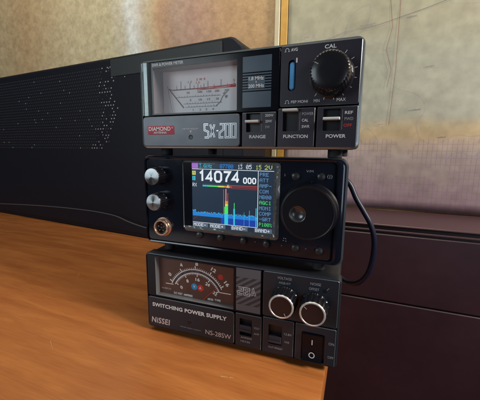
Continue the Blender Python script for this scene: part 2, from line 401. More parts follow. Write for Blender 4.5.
# desk
SCUFFS = ((79.8, -29.2, 84.2, -28.2, .6), (85.6, -27.8, 88.3, -27.1, .5), (-60, -45, -48, -52, .25), (-150, 60, -141, 48, .3), (30, -95, 55, -104, .2))
desk = thing('wooden_desk', 'glossy orange-brown wooden desk under the stacked radio equipment', 'desk', (-370, 30, -895))
mb = MB()
def dtop(d, z): return [(-890+d, z, 265-d), (146.6-d, z, 265-d), (141-d, z, -226+d), (26-d, z, -226+d), (26-d, z, -336+d), (-890+d, z, -336+d)]
mb.loft([dtop(1, DZ-26), dtop(0, DZ-25), dtop(0, DZ-1), dtop(.3, DZ-.3), dtop(1, DZ)], 'desk_wood', True, True); t = mb.build('desktop'); t.parent = desk; t.matrix_parent_inverse = desk.matrix_basis.inverted()
def wpart(mb, name, root):
    o = mb.build(name); o.parent = root; root_m = root.matrix_basis if root.matrix_basis else Matrix()
    o.location = root.matrix_basis.inverted() @ Vector(o.location)
    return o
bpy.context.view_layer.update()
t.matrix_parent_inverse = Matrix(); t.location = desk.matrix_basis.inverted() @ Vector((0, 0, 0))
for (xa, ya, xb, yb, wd) in SCUFFS:
    mb = MB(); nx_, ny_ = (yb-ya), -(xb-xa); ln = math.hypot(nx_, ny_); nx_, ny_ = nx_/ln*wd/2, ny_/ln*wd/2; z_ = DZ+.06
    mb.v = [(xa+nx_, z_, -(ya+ny_)), (xb+nx_*.4, z_, -(yb+ny_*.4)), (xb-nx_*.4, z_, -(yb-ny_*.4)), (xa-nx_, z_, -(ya-ny_))]; mb.f = [(0, 1, 2, 3)]; mb.m = [mb.mi('scuff')]
    wpart(mb, 'scuff_mark', desk)
for x0, x1 in ((-880, -860), (78, 100)):
    mb = box_mb(MB(), x0, x1, -240, 220, -895, DZ-26.3, 'desk_wood', .8); wpart(mb, 'side_panel', desk)

# cabinet on the right behind
cab = thing('wooden_cabinet', 'dark reddish-brown wooden cabinet behind the desk, below the pinned map', 'cabinet', (600, 285, -895))
bpy.context.view_layer.update()
wpart(box_mb(MB(), 30, 1100, 232, 338, -893, -96, 'cabinet', 1), 'carcass', cab)
wpart(box_mb(MB(), 28.5, 1103, 228, 338, -95.7, -93, 'cabinet_trim', .8), 'top_moulding', cab)
wpart(box_mb(MB(), 29.5, 1101, 229.5, 231.7, -103, -100.5, 'cabinet_trim', .5), 'trim_strip', cab)
wpart(box_mb(MB(), 31, 560, 228.5, 231.7, -700, -198, 'cabinet', 1), 'door', cab)
wpart(box_mb(MB(), 563, 1090, 228.5, 231.7, -700, -198, 'cabinet', 1), 'door', cab)
wpart(box_mb(MB(), 31, 1090, 228.5, 231.7, -196, -106, 'cabinet', 1), 'drawer_front', cab)

# batten strips and the map on the wall
tag(box_mb(MB(), 8.5, 17, 334, 341.5, -140, 900, 'strip_pale', 1).build('wall_batten'), 'narrow pale cream vertical strip on the wall, left of the yellow one', 'batten')
tag(box_mb(MB(), 18.2, 30, 336, 341.5, -140, 900, 'strip_yellow', .6).build('wall_batten'), 'orange-yellow wooden vertical strip on the wall along the map edge', 'batten')
mb = MB(); nx, nz = 60, 50
x0, x1, z0, z1 = 31, 520, -90, 640
for j in range(nz+1):
    for i in range(nx+1):
        x = x0+(x1-x0)*i/nx; z = z0+(z1-z0)*j/nz
        mb.v.append((x, z, -338+1.1*math.sin(x/37+z/90)+.8*math.sin(z/31)))
k = mb.mi('map_paper')
for j in range(nz):
    for i in range(nx):
        a = j*(nx+1)+i; mb.f.append((a, a+1, a+nx+2, a+nx+1)); mb.m.append(k)
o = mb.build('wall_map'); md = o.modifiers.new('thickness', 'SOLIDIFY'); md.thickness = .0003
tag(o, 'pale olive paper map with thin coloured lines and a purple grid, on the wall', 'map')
mk = MB(); 
for (x, z, n, sc) in ((58, 179, 4, 2.0), (55, 158, 3, 1.8), (112, 166, 3, 2.0), (142, 186, 12, 1.6), (88, 152, 4, 1.5), (182, 150, 2, 2.4), (205, 190, 6, 2), (235, 120, 5, 2), (178, 40, 4, 1.6), (220, 60, 7, 1.8), (260, 20, 5, 1.8)):
    for q in range(n):
        a = x+q*sc*1.15; b_ = z+q*.12; mk.line([(a, b_), (a+sc*.35, b_+sc*random.uniform(.5, 1)), (a+sc*.8, b_+random.uniform(0, .6))], .45, -335.6, 'ink_grey')
mk.line([(196, 400), (194.6, 250), (196, 120), (193, 40)], .5, -335.6, 'ink_brown')
mk.line([(32, 160), (80, 169), (120, 181), (170, 186), (230, 200), (300, 220)], .5, -335.6, 'ink_grey')
mk.line([(180, 230), (187, 180), (181, 150), (190, 120), (186, 95)], .5, -335.6, 'ink_brown')
mo = mk.build('printed_markings'); mo.parent = o

# ------------------------------------------------------------------ computer case behind
pc = thing('computer_case', 'large black case with small vent holes behind the left of the stack', 'case', (-270, 219, -149), R_(-5))
W0, W1, H = -420, 279, 294.5
prof = [(W0+6, 0), (W1-4, 0), (W1, 4), (W1, H-18), (W1-3, H-12), (W1-14, H-2), (W1-20, H), (W0+6, H), (W0, H-6), (W0, 6)]
mb = MB()
def ins(p, d):
    cx, cy = (W0+W1)/2, H/2; return [(x+(d if x < cx else -d), y+(d if y < cy else -d)) for x, y in p]
mb.loft([[(*q, -82) for q in ins(prof, 1.5)], [(*q, -80.5) for q in prof], [(*q, -2) for q in prof], [(*q, 0) for q in ins(prof, 2)]], 'case_black', True, True)
mb.build('case_body', pc)
mb = MB(); mb.slab(W0+8, 8, 248, H-3.2, 0.05, 1.6, 'case_black', 3, .6); mb.build('front_panel', pc)
mb = MB(); mb.slab(40, H-30, 247, H-4.5, 1.65, 2.3, 'case_grey', 1, .3); mb.build('upper_trim', pc)
mb = MB()
j = 0; vv = 150.0
while vv < 284:
    uu = -408+(3.1 if j % 2 else 0)
    edge = 52-10*abs(math.sin(vv/17.0))-max(0, 195-vv)*.7
    while uu < edge:
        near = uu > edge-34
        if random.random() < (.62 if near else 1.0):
            mb.lathe(uu, vv, [(1.2, 1.62), (1.05, 1.85), (.8, 1.66)], ('vent_lit' if (near and random.random() < .62) or random.random() < .03 else 'vent_dim'), 8, m1=None if near else 'slot_black')
        uu += 6.2
    vv += 5.4; j += 1
for q in ((35, 278), (42, 278.5), (62, 277), (12, 172), (24, 168), (70, 262)): mb.lathe(*q, [(.9, 1.65), (.7, 1.9)], 'vent_lit', 10)
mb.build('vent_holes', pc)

# ------------------------------------------------------------------ SWR and power meter (top)
sx = thing('power_meter', 'grey and black radio power meter with white dial, topmost of the stack', 'meter')
mb = MB(); mb.loft([rr(2, 1.5, 153, 61.5, 3, -103), rr(1, .8, 154, 62.2, 3.5, -101.5), rr(1, .8, 154, 62.2, 3.5, -9)], 'shell_black', True, False)
mb.build('case_shell', sx)
mb = MB(); mb.loft([rr(0, 0, 155, 63, 4.5, -9.2), rr(0, 0, 155, 63, 4.5, -1.6), rr(.35, .35, 154.65, 62.65, 4.2, -.5), rr(1.5, 1.5, 153.5, 61.5, 3.2, -.1), rr(2.2, 2.2, 152.8, 60.8, 2.8, -1.5)],
               ['shell_black', 'bezel_silver', 'bezel_silver', 'slot_black'])
mb.build('bezel', sx)
# left curved cheek beside the window
mb = MB(); mb.loft([[(1.9, 23.9, .1), (1.9, 61.2, .1)], [(4, 23.9, .35), (4, 61.3, .35)], [(6.8, 23.9, .0), (6.8, 61.3, .0)], [(10.3, 23.9, -1.0), (10.3, 61.3, -1.0)], [(10.3, 23.9, -1.4), (10.3, 61.3, -1.4)], [(1.9, 23.9, -1.4), (1.9, 61.2, -1.4)]], 'bezel_silver')
mb.build('bezel_cheek', sx)
# meter window
mb = MB(); tile(mb, (10.4, 23.9, 106.6, 61.2), .6, -14, 0.1, .35, 'gloss_black', (12.2, 25.3, 78, 57), .4, 12.2, 'dial_wall', 'dial_face')
win = mb.build('meter_window', sx)
mb = MB(); mb.text('SWR & POWER METER', 11.6, 58.1, 37.8, 60.1, .16, 'print_white', .02); sub(win, mb, 'title_lettering'); mb = MB(); pass
mb.rect(82, 26.6, 101.3, 58, .13, 'slate_print')
for i in range(8):
    v = 36.4+i*1.62; mb.rect(82, v, 101.3, v+.75, .16, 'gloss_black')
mb.rect(85.8, 38.3, 97, 46.0, .17, 'slate_print')
mb.text('1.8 MHz', 86.3, 43.4, 96.3, 45.6, .22, 'print_white', .02); mb.rect(91, 41.8, 91.5, 42.8, .22, 'print_white'); mb.text('200 MHz', 86, 38.8, 96.6, 41.0, .22, 'print_white', .02)
sub(win, mb, 'frequency_plate')
W = -11.9; mb = MB()
mb.rect(21, 43.1, 41.5, 43.9, W, 'ink_brown'); mb.line([(17.2, 44.4), (21, 43.3)], .6, W, 'ink_brown')
mb.quad([(41.5, 42.2), (72.3, 42.9), (72.3, 44.9), (41.5, 43.9)], W, 'ink_red')
mb.line([(44, 43.0), (55, 43.2), (70, 44.2)], .3, W+.05, 'ink_brown'); mb.line([(41.5, 42.6), (53, 43.5), (60, 43.0), (72, 44.4)], .25, W+.05, 'dial_face')
mb.line([(17.3, 44.6), (30.1, 30.2)], .8, W+.02, 'ink_brown')
for u, h in ((24.2, 2.6), (27.9, 4), (31.5, 2.4), (35.7, 4), (39.2, 2.2), (42.3, 3), (44.8, 2), (47.3, 3), (50.5, 3), (55.5, 2), (60.9, 3), (66, 1.8), (71, 2)):
    mb.rect(u-.13, 43.5, u+.16, 43.7+h, W+.06, 'ink_black' if u < 41 else 'ink_brown')
for s_, u, v in (('1', 27.9, 48.6), ('1.2', 35.7, 48.4), ('1.5', 42.3, 47.6), ('2', 50.5, 47.4), ('3', 60.9, 47.7)):
    wd = .5*len(s_) if s_ != '1' else .18; mb.text(s_, u-wd, v-.7, u+wd, v+.8, W+.06, 'ink_grey' if u < 41 else 'ink_red')
mb.text('S  W  R', 41.2, 49.0, 48.6, 50.6, W, 'ink_red', .02); mb.text('5', 70.3, 46.5, 71.3, 48, W, 'ink_red')
for (a, b_, v, lab, lv) in ((23.3, 60.5, 37.9, ((34, '50'), (43.9, '100'), (51.3, '150'), (57.7, '200'), (65.5, '20W')), 41.0), (26.8, 60, 35.4, (), 0), (30.1, 61.6, 33.0, ((36, '5'), (44.2, '10'), (51, '15'), (58, '20')), 35.6), (31.5, 58, 30.6, ((38, '1'), (44, '2'), (49, '3'), (54.5, '4')), 28.6)):
    if v != 35.4:
        mb.rect(a, v-.16, b_, v+.16, W+.02, 'ink_grey'); k = 0; u = a+3
        while u < b_:
            mb.rect(u-.1, v, u+.12, v+(1.3 if k % 3 == 0 else .8), W+.04, 'ink_black'); u += 2.3; k += 1
        for u, t_ in lab:
            wd = .62*len(t_) if t_ != '1' else .18; mb.text(t_, u-wd, lv-.75, u+wd, lv+.75, W+.05, 'ink_grey', .01)
mb.line([(66, 40.4), (62.2, 37.0), (60.3, 33.2), (56.5, 30.4)], .5, W+.03, 'ink_grey')
mb.text('W', 63.9, 35.6, 66.1, 37.8, W+.05, 'ink_black', .02)
mb.line([(64, 39.8), (62.6, 38.6)], .5, W+.06, 'ink_black')
dial = sub(win, mb, 'dial_scales')
mb = MB(); mb.line([(17.0, 46.4), (18.9, 37), (21.0, 26.2)], .35, -10.6, 'ink_grey'); sub(win, mb, 'needle')
mb = MB(); mb.loft([rr(12.25, 25.35, 77.95, 56.95, .4, -.35), rr(12.25, 25.35, 77.95, 56.95, .4, -.9)], 'pane', True, True); sub(win, mb, 'glass_pane')
# lower strip
mb = MB()
tile(mb, (1.6, 1.5, 80.6, 23.3), 2.6, -2, .35, .5, 'panel_strip'); mb.build('lower_strip', sx)
mb = MB(); mb.slab(6.3, 10.2, 29.2, 16.4, .3, .75, 'badge_red', .4, .15)
mb.text('DIAMOND', 7.2, 12.8, 26.4, 15.8, .8, 'lever_white', .016); mb.text('ANTENNA', 11.4, 10.8, 23, 12.3, .8, 'print_white', .02)
mb.line([(27.3, 15.0), (27.9, 15.6), (28.5, 15), (27.9, 14.4)], .22, .8, 'print_white', True)
mb.build('brand_badge', sx)
mb = MB()
def narrow(mb, x, y, w_, h, paths, half, wd, wz, m):
    for p in paths: mb.outline([(x+a*w_, y+b_*h) for a, b_ in p], half, wd, wz, m)
GL = {'S': [[(1, 1), (0, 1), (0, .56), (1, .44), (1, 0), (0, 0)]], '2': [[(0, 1), (1, 1), (1, .6), (0, .35), (0, 0), (1, 0)]], '0': [[(.5, 1), (1, 1), (1, 0), (0, 0), (0, 1), (.5, 1)]],
      'X': [[(0, 1), (1, 0)], [(0, 0), (1, 1)]], '8': [[(.5, 1), (1, 1), (1, .5), (0, .5), (0, 0), (1, 0), (1, .5)], [(0, .5), (0, 1), (.5, 1)]], 'A': [[(0, 0), (.5, 1), (1, 0)], [(.25, .3), (.75, .3)]]}
x = 54.0
for ch, wch in (('S', 2.9), ('X', 3.3), ('-', 1.5), ('2', 2.9), ('0', 2.9), ('0', 2.9)):
    if ch == '-': mb.rect(x-.1, 11.9, x+1.4, 12.6, .4, 'print_silver'); x += 2.3; continue
    for p in GL[ch]:
        pp = [(x+a*wch, 7.8+b_*8.8) for a, b_ in p]
        mb.line(pp, 1.25, .40, 'print_silver')
    for p in GL[ch]: mb.line([(x+a*wch, 7.8+b_*8.8) for a, b_ in p], .55, .44, 'panel_strip')
    x += wch+1.55
mb.text('METER ADJUST', 36.4, 13.2, 49.2, 14.4, .4, 'print_white'); mb.quad([(42.2, 12.6), (43.6, 12.6), (42.9, 11.2)], .4, 'print_white')
mb.build('strip_lettering', sx)
mb = MB(); mb.lathe(42.9, 8.2, [(1.75, .36), (1.55, .52), (1.4, .42), (1.3, .40)], ['panel_grey', 'slot_black', 'slot_black'], 24, True, None, False, 'slot_black'); mb.build('zero_adjust_hole', sx)
# right-hand upper panel
mb = MB(); tile(mb, (107.1, 26.1, 153.4, 61.5), 1.2, -2, .35, .35, 'panel_grey', (111.9, 35.2, 116.4, 53.3), 2.2, 1.8, 'slot_black', 'slot_black', 'edge_light'); mb.build('control_panel', sx)
mb = MB(); mb.slab(112.6, 36.2, 115.7, 52.2, -1.4, .1, 'pill_blue', 1.5, .5); mb.build('average_button', sx)
def knob_ticks(mb, cu, cv, r0, r1, a0, a1, n, wz, m, wd=.3):
    for i in range(n):
        a = R_(a0+(a1-a0)*i/(n-1)); mb.line([(cu+r0*math.cos(a), cv+r0*math.sin(a)), (cu+r1*math.cos(a), cv+r1*math.sin(a))], wd, wz, m)
KU, KV = 137.6, 42.6
mb = MB(); knob_ticks(mb, KU-.7, KV+1, 13.0, 14.8, -125, 235-180+0, 9, .42, 'print_white')
mb.rect(143, 53.6, 143.9, 54.4, .42, 'print_white')
mb.line([(109.3, 58.2), (110.1, 58.2), (109.8, 59.2), (110.4, 60), (111.4, 60), (112, 59.2), (111.7, 58.2), (112.5, 58.2)], .28, .42, 'print_white')
mb.text('AVG', 113.2, 58.1, 117.2, 59.9, .42, 'print_white', .02)
mb.rect(116.5, 51.5, 117.3, 54.2, .42, 'print_white')
mb.text('CAL', 132.9, 57.6, 139.4, 59.8, .42, 'print_white', .02); mb.text('MIN', 128, 28.0, 131.4, 29.7, .42, 'print_white'); mb.text('MAX', 141.2, 28.0, 146.2, 29.8, .42, 'print_white')
mb.line([(110.2, 28), (111, 28), (110.8, 29.2), (111.3, 29.8), (112.2, 29.8), (112.7, 29.2), (112.5, 28), (113.3, 28)], .25, .42, 'print_white')
mb.text('PEP MONI', 114.2, 28.0, 124.4, 29.6, .42, 'print_white', .01); mb.build('panel_lettering', sx)
mb = MB(); mb.lathe(KU, KV, [(12.6, .4), (12.6, 1.8), (11.8, 2.2), (11.2, 4), (10.9, 12.2), (10.2, 13.4), (9.2, 13.9), (5, 14.1)], 'knob_black', 144, True, ([3, 4], .09, 4))
kn = mb.build('calibration_knob', sx, (KU, KV, 0))
mb = MB(); a = R_(150); mb.line([(KU+7*math.cos(a), KV+7*math.sin(a)), (KU+9.4*math.cos(a), KV+9.4*math.sin(a))], .5, 14.1, 'print_dim'); sub(kn, mb, 'pointer_mark', (KU, KV, 14))
# three switch blocks
def switch(u0, u1, slot, lev, title, tx, labels, top=23.5):
    mb = MB(); tile(mb, (u0, 1.5, u1, top), .6, -2, .35, .4, 'panel_grey', slot, .3, 3.2, 'slot_black', 'slot_black', 'edge_light'); bl = mb.build('switch_block', sx)
    mb = MB(); mb.text(title, tx[0], 7.0, tx[1], 9.1, .42, 'print_white', .02)
    for s_, a, b_, v, m_ in labels: mb.text(s_, a, v-.85, b_, v+.85, .42, m_, .01)
    mb.line([(slot[2]+1.1, slot[1]+.5), (slot[2]+1.1, slot[3]-.8)], .15, .42, 'print_dim')
    sub(bl, mb, 'switch_lettering')
    mb = MB(); mb.slab(slot[0]+.15, lev-.75, slot[2]-.1, lev+.75, -2.8, 3.6, 'lever_white', .3, .35); sub(bl, mb, 'switch_lever', ((slot[0]+slot[2])/2, lev, 0))
switch(81.8, 105.0, (84.9, 11.0, 94.4, 23.2), 17.7, 'RANGE', (87.2, 98.4), (('200W', 97.8, 103.4, 21.3, 'print_white'), ('20W', 98, 102.4, 17.7, 'print_white'), ('5W', 98, 101, 14.1, 'print_dim')))
switch(106.2, 129.2, (109.4, 11.2, 119.0, 24.2), 23.9, 'FUNCTION', (110.0, 125.3), (('POWER', 121.3, 128.2, 21.5, 'print_dim'), ('CAL', 121.4, 125.2, 17.7, 'print_white'), ('SWR', 121.4, 126.2, 13.9, 'print_white')), 25.2)
switch(130.4, 153.4, (134.0, 11.2, 143.8, 23.9), 18.1, 'POWER', (136.1, 147.4), (('REF', 146.2, 150.6, 21.4, 'print_white'), ('FWD', 146.2, 151, 17.9, 'print_dim'), ('OFF', 145.8, 150.4, 14.2, 'ink_red')), 25.2)
for u, d in ((14, 12), (141, 12), (14, 92), (141, 92)): foot(sx, u, d, -5.3, .9)

# ------------------------------------------------------------------ transceiver (middle)
FONT = {'0': '0e11131519110e', '1': '040c040404040e', '2': '0e11010204081f', '3': '1f02040201110e', '4': '02060a121f0202', '5': '1f101e0101110e', '6': '0608101e11110e', '7': '1f010204080808',
        'A': '0e11111f111111', 'B': '1e11111e11111e', 'C': '0e11101010110e', 'D': '1e11111111111e', 'E': '1f10101e10101f', 'G': '0e11101713110f', 'H': '1111111f111111', 'I': '0e04040404040e', 'M': '111b1515111111',
        'N': '11191513111111', 'O': '0e11111111110e', 'P': '1e11111e101010', 'R': '1e11111e141211', 'S': '0f10100e01011e', 'T': '1f040404040404', 'U': '1111111111110e', 'V': '11111111110a04', 'X': '11110a040a1111',
        'k': '10101214181412', 'z': '00001f0204081f', '-': '0000001f000000', '+': '0004041f040400', '%': '18190204081303', ' ': '00000000000000', '.': '0000000000000c'}
def pix(mb, t, u0, v0, u1, v1, wz, m, *_):
    pw = (u1-u0)/(len(t)*6-1); ph = (v1-v0)/7
    for c, ch in enumerate(t):
        for r in range(7):
            bits = int(FONT[ch][2*r:2*r+2], 16); k = 0
            while k < 5:
                if bits >> (4-k) & 1:
                    e = k
                    while e < 5 and bits >> (4-e) & 1: e += 1
                    a = u0+(c*6+k)*pw; y = v1-(r+1)*ph; mb.rect(a, y, a+(e-k)*pw*.97, y+ph*.94, wz, m); k = e
                else: k += 1

fx = thing('radio_transceiver', 'glossy black radio with lit colour screen and large dial, middle of the stack', 'radio', (-1.476, 1.568, -74.976), .0271)
FW, FH = 151.75, 69.7
mb = MB(); mb.loft([rr(6, 3, FW-7, FH-2, 2, -92), rr(5, 2, FW-6, FH-1, 2, -90), rr(5, 2, FW-6, FH-1, 2, -10)], 'fx_body', True, False); mb.build('case_shell', fx)
mb = MB(); mb.loft([rr(1, 1, FW-1, FH-1, 5, -12), rr(0, 0, FW, FH, 5.5, -10), rr(0, 0, FW, FH, 5.5, -1.2), rr(.5, .5, FW-1.2, FH-.5, 5.2, -.5), rr(1.3, 1.3, FW-4.6, FH-1.3, 4.4, .45), rr(2.2, 2.2, FW-6.4, FH-2.2, 3.4, .1), rr(2.6, 2.6, FW-7.6, FH-2.6, 3, -1.2)],
                    ['fx_body', 'fx_body', 'rim_lit', 'acrylic', 'acrylic', 'gloss_black'], True, True, 'slot_black')
mb.build('front_frame', fx)
mb = MB(); mb.slab(2.8, 2.8, FW-7.8, FH-2.8, -1.3, -.5, 'acrylic', 2.6, .25); fp = mb.build('front_panel', fx)
mb = MB()
for s_, u0, u1, v in (('VOL', 10, 13.4, 62.6), ('PHONE', 9.8, 14.8, 43.6)): pass
mb.text('(|)', 139.2, 56.9, 142.4, 59.4, -.45, 'print_dim'); mb.text('V/M', 126.0, 60.5, 130.5, 62, -.45, 'print_dim')
mb.line([(112.2, 57.5), (112.2, 59)], .3, -.45, 'print_dim')
mb.line([(127, 51.6), (130.5, 54), (129.4, 54.2)], .25, -.45, 'print_dim')
for q in ((112.3, 13.3), (114.1, 13.0), (112.6, 14.9), (113.9, 14.7)): mb.rect(q[0], q[1], q[0]+.45, q[1]+.45, -.45, 'print_white')
for q in ((111, 9.5), (127.5, 9.2), (92, 10)): mb.rect(q[0], q[1], q[0]+.7, q[1]+.3, -.45, 'print_dim')
sub(fp, mb, 'panel_lettering')
# screen
mb = MB(); tile(mb, (35.5, 13.2, 109.0, 66.6), 1, -.6, .3, .25, 'gloss_black', (43.0, 17.2, 105.2, 64.9), .3, .25, 'gloss_black', 'lcd_back')
scr = mb.build('display_screen', fx)
Z = .12; mb = MB(); T = (lambda *a: pix(mb, *a)); B = 0
mb.rect(43, 60.9, 48.3, 64.7, Z, 'lcd_magenta'); T('USB', 43.6, 61.6, 47.8, 64.0, Z+.05, 'lcd_paleblue', B)
T('3.6kHz', 49.2, 61.4, 59.3, 64.3, Z, 'lcd_cyan', B)
mb.rect(48.6, 64.4, 61.5, 64.7, Z, 'lcd_bar')
T('07700', 65.6, 61.4, 75.6, 64.3, Z, 'lcd_blue', B); T('13', 79.2, 61.4, 82.4, 64.3, Z, 'lcd_white', B); T('05', 85.2, 61.4, 89.2, 64.3, Z, 'lcd_white', B)
T('15', 92.2, 61.4, 96, 64.2, Z, 'lcd_yellow', B); T('2V', 98.4, 61.4, 103.6, 64.2, Z, 'lcd_yellow', B)
mb.rect(43.2, 60.3, 105, 60.65, Z, 'lcd_white')
mb.rect(43.3, 56.2, 46.2, 59.0, Z, 'lcd_yellow'); T('A', 43.9, 56.6, 45.6, 58.6, Z+.05, 'lcd_back', B)
mb.rect(43.4, 52.2, 45.9, 55.2, Z, 'lcd_cyan'); T('B', 44, 52.6, 45.3, 54.8, Z+.05, 'lcd_back', B)
T('RX', 43.5, 47.6, 46.9, 50.2, Z, 'lcd_white', B)
def seg(ch, x, y, w_, h, s_, m):   # squared digits of the screen font
    P = {'1': [[(.15, .78), (.55, 1), (.55, 0)]], '4': [[(.72, 0), (.72, 1), (.0, .28), (1, .28)]], '0': [[(.25, 0), (.75, 0), (1, .2), (1, .8), (.75, 1), (.25, 1), (0, .8), (0, .2), (.25, 0), (.3, 0)]], '7': [[(0, 1), (1, 1), (.45, .35), (.4, 0)]]}
    for p in P[ch]: mb.line([(x+a*w_, y+b_*h) for a, b_ in p], s_, Z+.04, m)
x = 49.0
for ch in '14074': seg(ch, x, 51.9, 4.8, 7.0, 1.5, 'lcd_white'); x += 6.75 if ch != '1' else 6.0
x = 83.5
for ch in '000': seg(ch, x, 51.7, 2.1, 3.5, .85, 'lcd_white'); x += 3.3
seq = ['lcd_cyan']*3+['lcd_green']*5+['lcd_yellow']*3+['lcd_orange']*3+['lcd_red']*1+['lcd_darkred']*12
for i, c_ in enumerate(seq): mb.rect(51.8+i*1.54, 47.9, 51.8+i*1.54+1.40, 49.0, Z, c_)
mb.rect(51.8, 49.5, 72, 49.7, Z, 'lcd_bar'); mb.rect(72, 49.4, 93.4, 49.75, Z, 'lcd_red'); mb.rect(73.5, 47.1, 93.4, 47.5, Z, 'lcd_darkred')
mb.text('X', 70.9, 47.6, 72.6, 50, Z+.05, 'lcd_white', B)
mb.rect(93.8, 20.8, 94.2, 60.2, Z, 'lcd_white')
for i, (s_, c_) in enumerate((('PRE', 'lcd_paleblue'), ('ATT', 'lcd_paleblue'), ('AMP-', 'lcd_paleblue'), ('COM', 'lcd_paleblue'), ('NB00', 'lcd_paleblue'), ('AGC1', 'lcd_green'), ('MONI', 'lcd_paleblue'), ('COMP', 'lcd_paleblue'), ('-GRT', 'lcd_paleblue'), ('P100%', 'lcd_green'))):
    v = 58.0-i*3.86; T(s_, 95.1, v-1.2, 95.1+(2.1*len(s_) if len(s_) < 5 else 9.2), v+1.3, Z, c_, B)
# spectrum
mb.rect(43.2, 20.6, 93.7, 20.9, Z, 'lcd_white')
u = 43.3; pv = 28.6
while u < 93.5:
    h = 27.9+random.uniform(-.5, .9)+(1.2 if u < 46 else 0)
    mb.rect(u, 25.6, u+.5, h, Z, 'lcd_blue'); mb.rect(u, h, u+.5, h+.55, Z, 'lcd_paleblue' if random.random() < .5 else 'lcd_cyan')
    if u > 66: mb.rect(u, 21, u+.5, 25.6, Z, 'lcd_navy')
    u += .56
for (u0, u1, h) in ((68.2, 68.7, 46.5), (69.0, 71.9, 34), (69.6, 71.2, 38), (69.9, 70.6, 46.9), (71.4, 71.9, 44), (76.0, 77.2, 33), (76.4, 76.9, 37.2), (87.9, 88.2, 32.5), (92.6, 93.2, 34.5), (84, 84.2, 31)):
    v = 21; c0 = [(29, 'lcd_cyan'), (31.5, 'lcd_green'), (34.5, 'lcd_green'), (36, 'lcd_yellow'), (38.5, 'lcd_orange'), (60, 'lcd_red')]
    if u0 > 80: c0 = [(60, 'lcd_cyan')]
    if u0 == 68.2: c0 = [(28, 'lcd_navy'), (60, 'lcd_red')]
    if 75 < u0 < 78: c0 = [(33, 'lcd_cyan'), (60, 'lcd_green')]
    for top, cc in c0:
        t2 = min(top, h)
        if t2 > v: mb.rect(u0, v, u1, t2, Z+.03, cc); v = t2
mb.rect(70.1, 38, 70.35, 46.9, Z+.06, 'lcd_white')
mb.rect(66.5, 21, 73.5, 28, Z-.02, 'lcd_navy')
for q in range(9): mb.rect(44+q*.55, 23.2+q*.35, 44.45+q*.55, 23.6+q*.35, Z, 'lcd_darkred')
for s_, a in (('MODE-', 43.9), ('MODE+', 57.8), ('BAND-', 74.8), ('BAND+', 92.6)):
    T(s_, a, 17.7, a+10.4, 20.1, Z, 'lcd_white', B)
    mb.rect(a-.8, 17.35, a+12, 20.5, Z-.04, 'lcd_bar')
sub(scr, mb, 'screen_image')
mb = MB(); mb.loft([rr(43, 17.2, 105.3, 64.9, .5, .42), rr(43, 17.2, 105.3, 64.9, .5, .46)], 'film', True, True)
mb.loft([rr(36, 17.3, 105.2, 64.8, .5, .44), rr(36, 15.4, 107, 65.3, 1.5, 1.3), rr(36, 13.4, 109.2, 66.2, 2.5, .6), rr(36, 13.2, 109.4, 66.3, 2.6, .35)], 'film_edge'); sub(scr, mb, 'protective_film')
# knobs, socket, buttons, tuning dial
for ku, kv in ((14.4, 54.2), (15.1, 34.9)):
    mb = MB(); mb.lathe(ku, kv, [(6.9, -.6), (6.9, 1), (6.5, 1.6), (6.5, 8.8), (6.1, 9.4), (.8, 9.9)], ['gloss_black', 'gloss_black', 'knob_black', 'knob_black', 'spun_metal'], 96, True, ([2, 3], .07, 4), False, 'spun_metal')
    mb.build('control_knob', fx, (ku, kv, 0))
du, dv = 16.9, 14.2
mb = MB(); mb.lathe(du, dv, [(7.4, -.6), (7.4, .4), (6.7, .7), (6.4, .9), (6.4, 3.6), (6.1, 4.0), (5.1, 4.0), (4.9, 3.6), (4.9, -.2)], 'copper', 48, True, None, False, 'slot_black')
ds = mb.build('microphone_socket', fx, (du, dv, 0))
for i in range(5):
    a = R_(90+72*i); mb = MB(); mb.lathe(du+2.6*math.cos(a)-.2, dv+2.6*math.sin(a), [(.55, -.2), (.55, 2.4), (.3, 2.8)], 'nickel', 12); sub(ds, mb, 'contact_pin', (du, dv, 0))
mb = MB(); mb.lathe(du-.2, dv, [(.55, -.2), (.55, 2.4), (.3, 2.8)], 'nickel', 12); sub(ds, mb, 'contact_pin', (du, dv, 0))
for bu, bv in ((48.8, 12.0-.6), (66, 11.2), (84, 10.9), (101, 10.4), (120.9, 10.0), (136.6, 9.6), (119.4, 58.3), (135.6, 58.5)):
    mb = MB(); mb.lathe(bu, bv-.6, [(3.1, -.55), (3.0, -.3), (2.5, -.35), (2.35, 1.2), (2.1, 1.8), (1.2, 2.15)], ['knob_black', 'knob_black', 'button_black', 'button_black', 'button_black'], 32); mb.build('push_button', fx, (bu, bv-.6, 0))
TU, TV = 129.4, 35.6
dx, dy = TU-6.2, TV-.6
mb = MB(); mb.lathe(TU, TV, [(18.6, -.55), (18.4, .6), (17.6, 1.2), (17.3, 2.2), (17.3, 10.2), (17.0, 11.0), (16.2, 11.4), (15.6, 11.2)], 'dial_black', 180, False)
def circ(cx, cy, r, wz): return [(cx+r*math.cos(2*math.pi*k/180), cy+r*math.sin(2*math.pi*k/180), wz) for k in range(180)]
mb.loft([circ(TU, TV, 15.6, 11.2), circ(dx, dy, 5.2, 11.15)], 'dial_black')
kn = mb.build('tuning_dial', fx, (TU, TV, 0))
mb = MB(); mb.loft([circ(dx, dy, r, wz) for r, wz in ((5.2, 11.15), (4.9, 11.05), (4.3, 10.45), (3.4, 9.85), (2.3, 9.45), (1.1, 9.22), (.3, 9.17))], 'dimple', False, True)
sub(kn, mb, 'finger_dimple', (TU, TV, 0))
for u, d in ((16, 10), (136, 10), (16, 82), (136, 82)): foot(fx, u, d, -6.9, 2.2, 4.2)

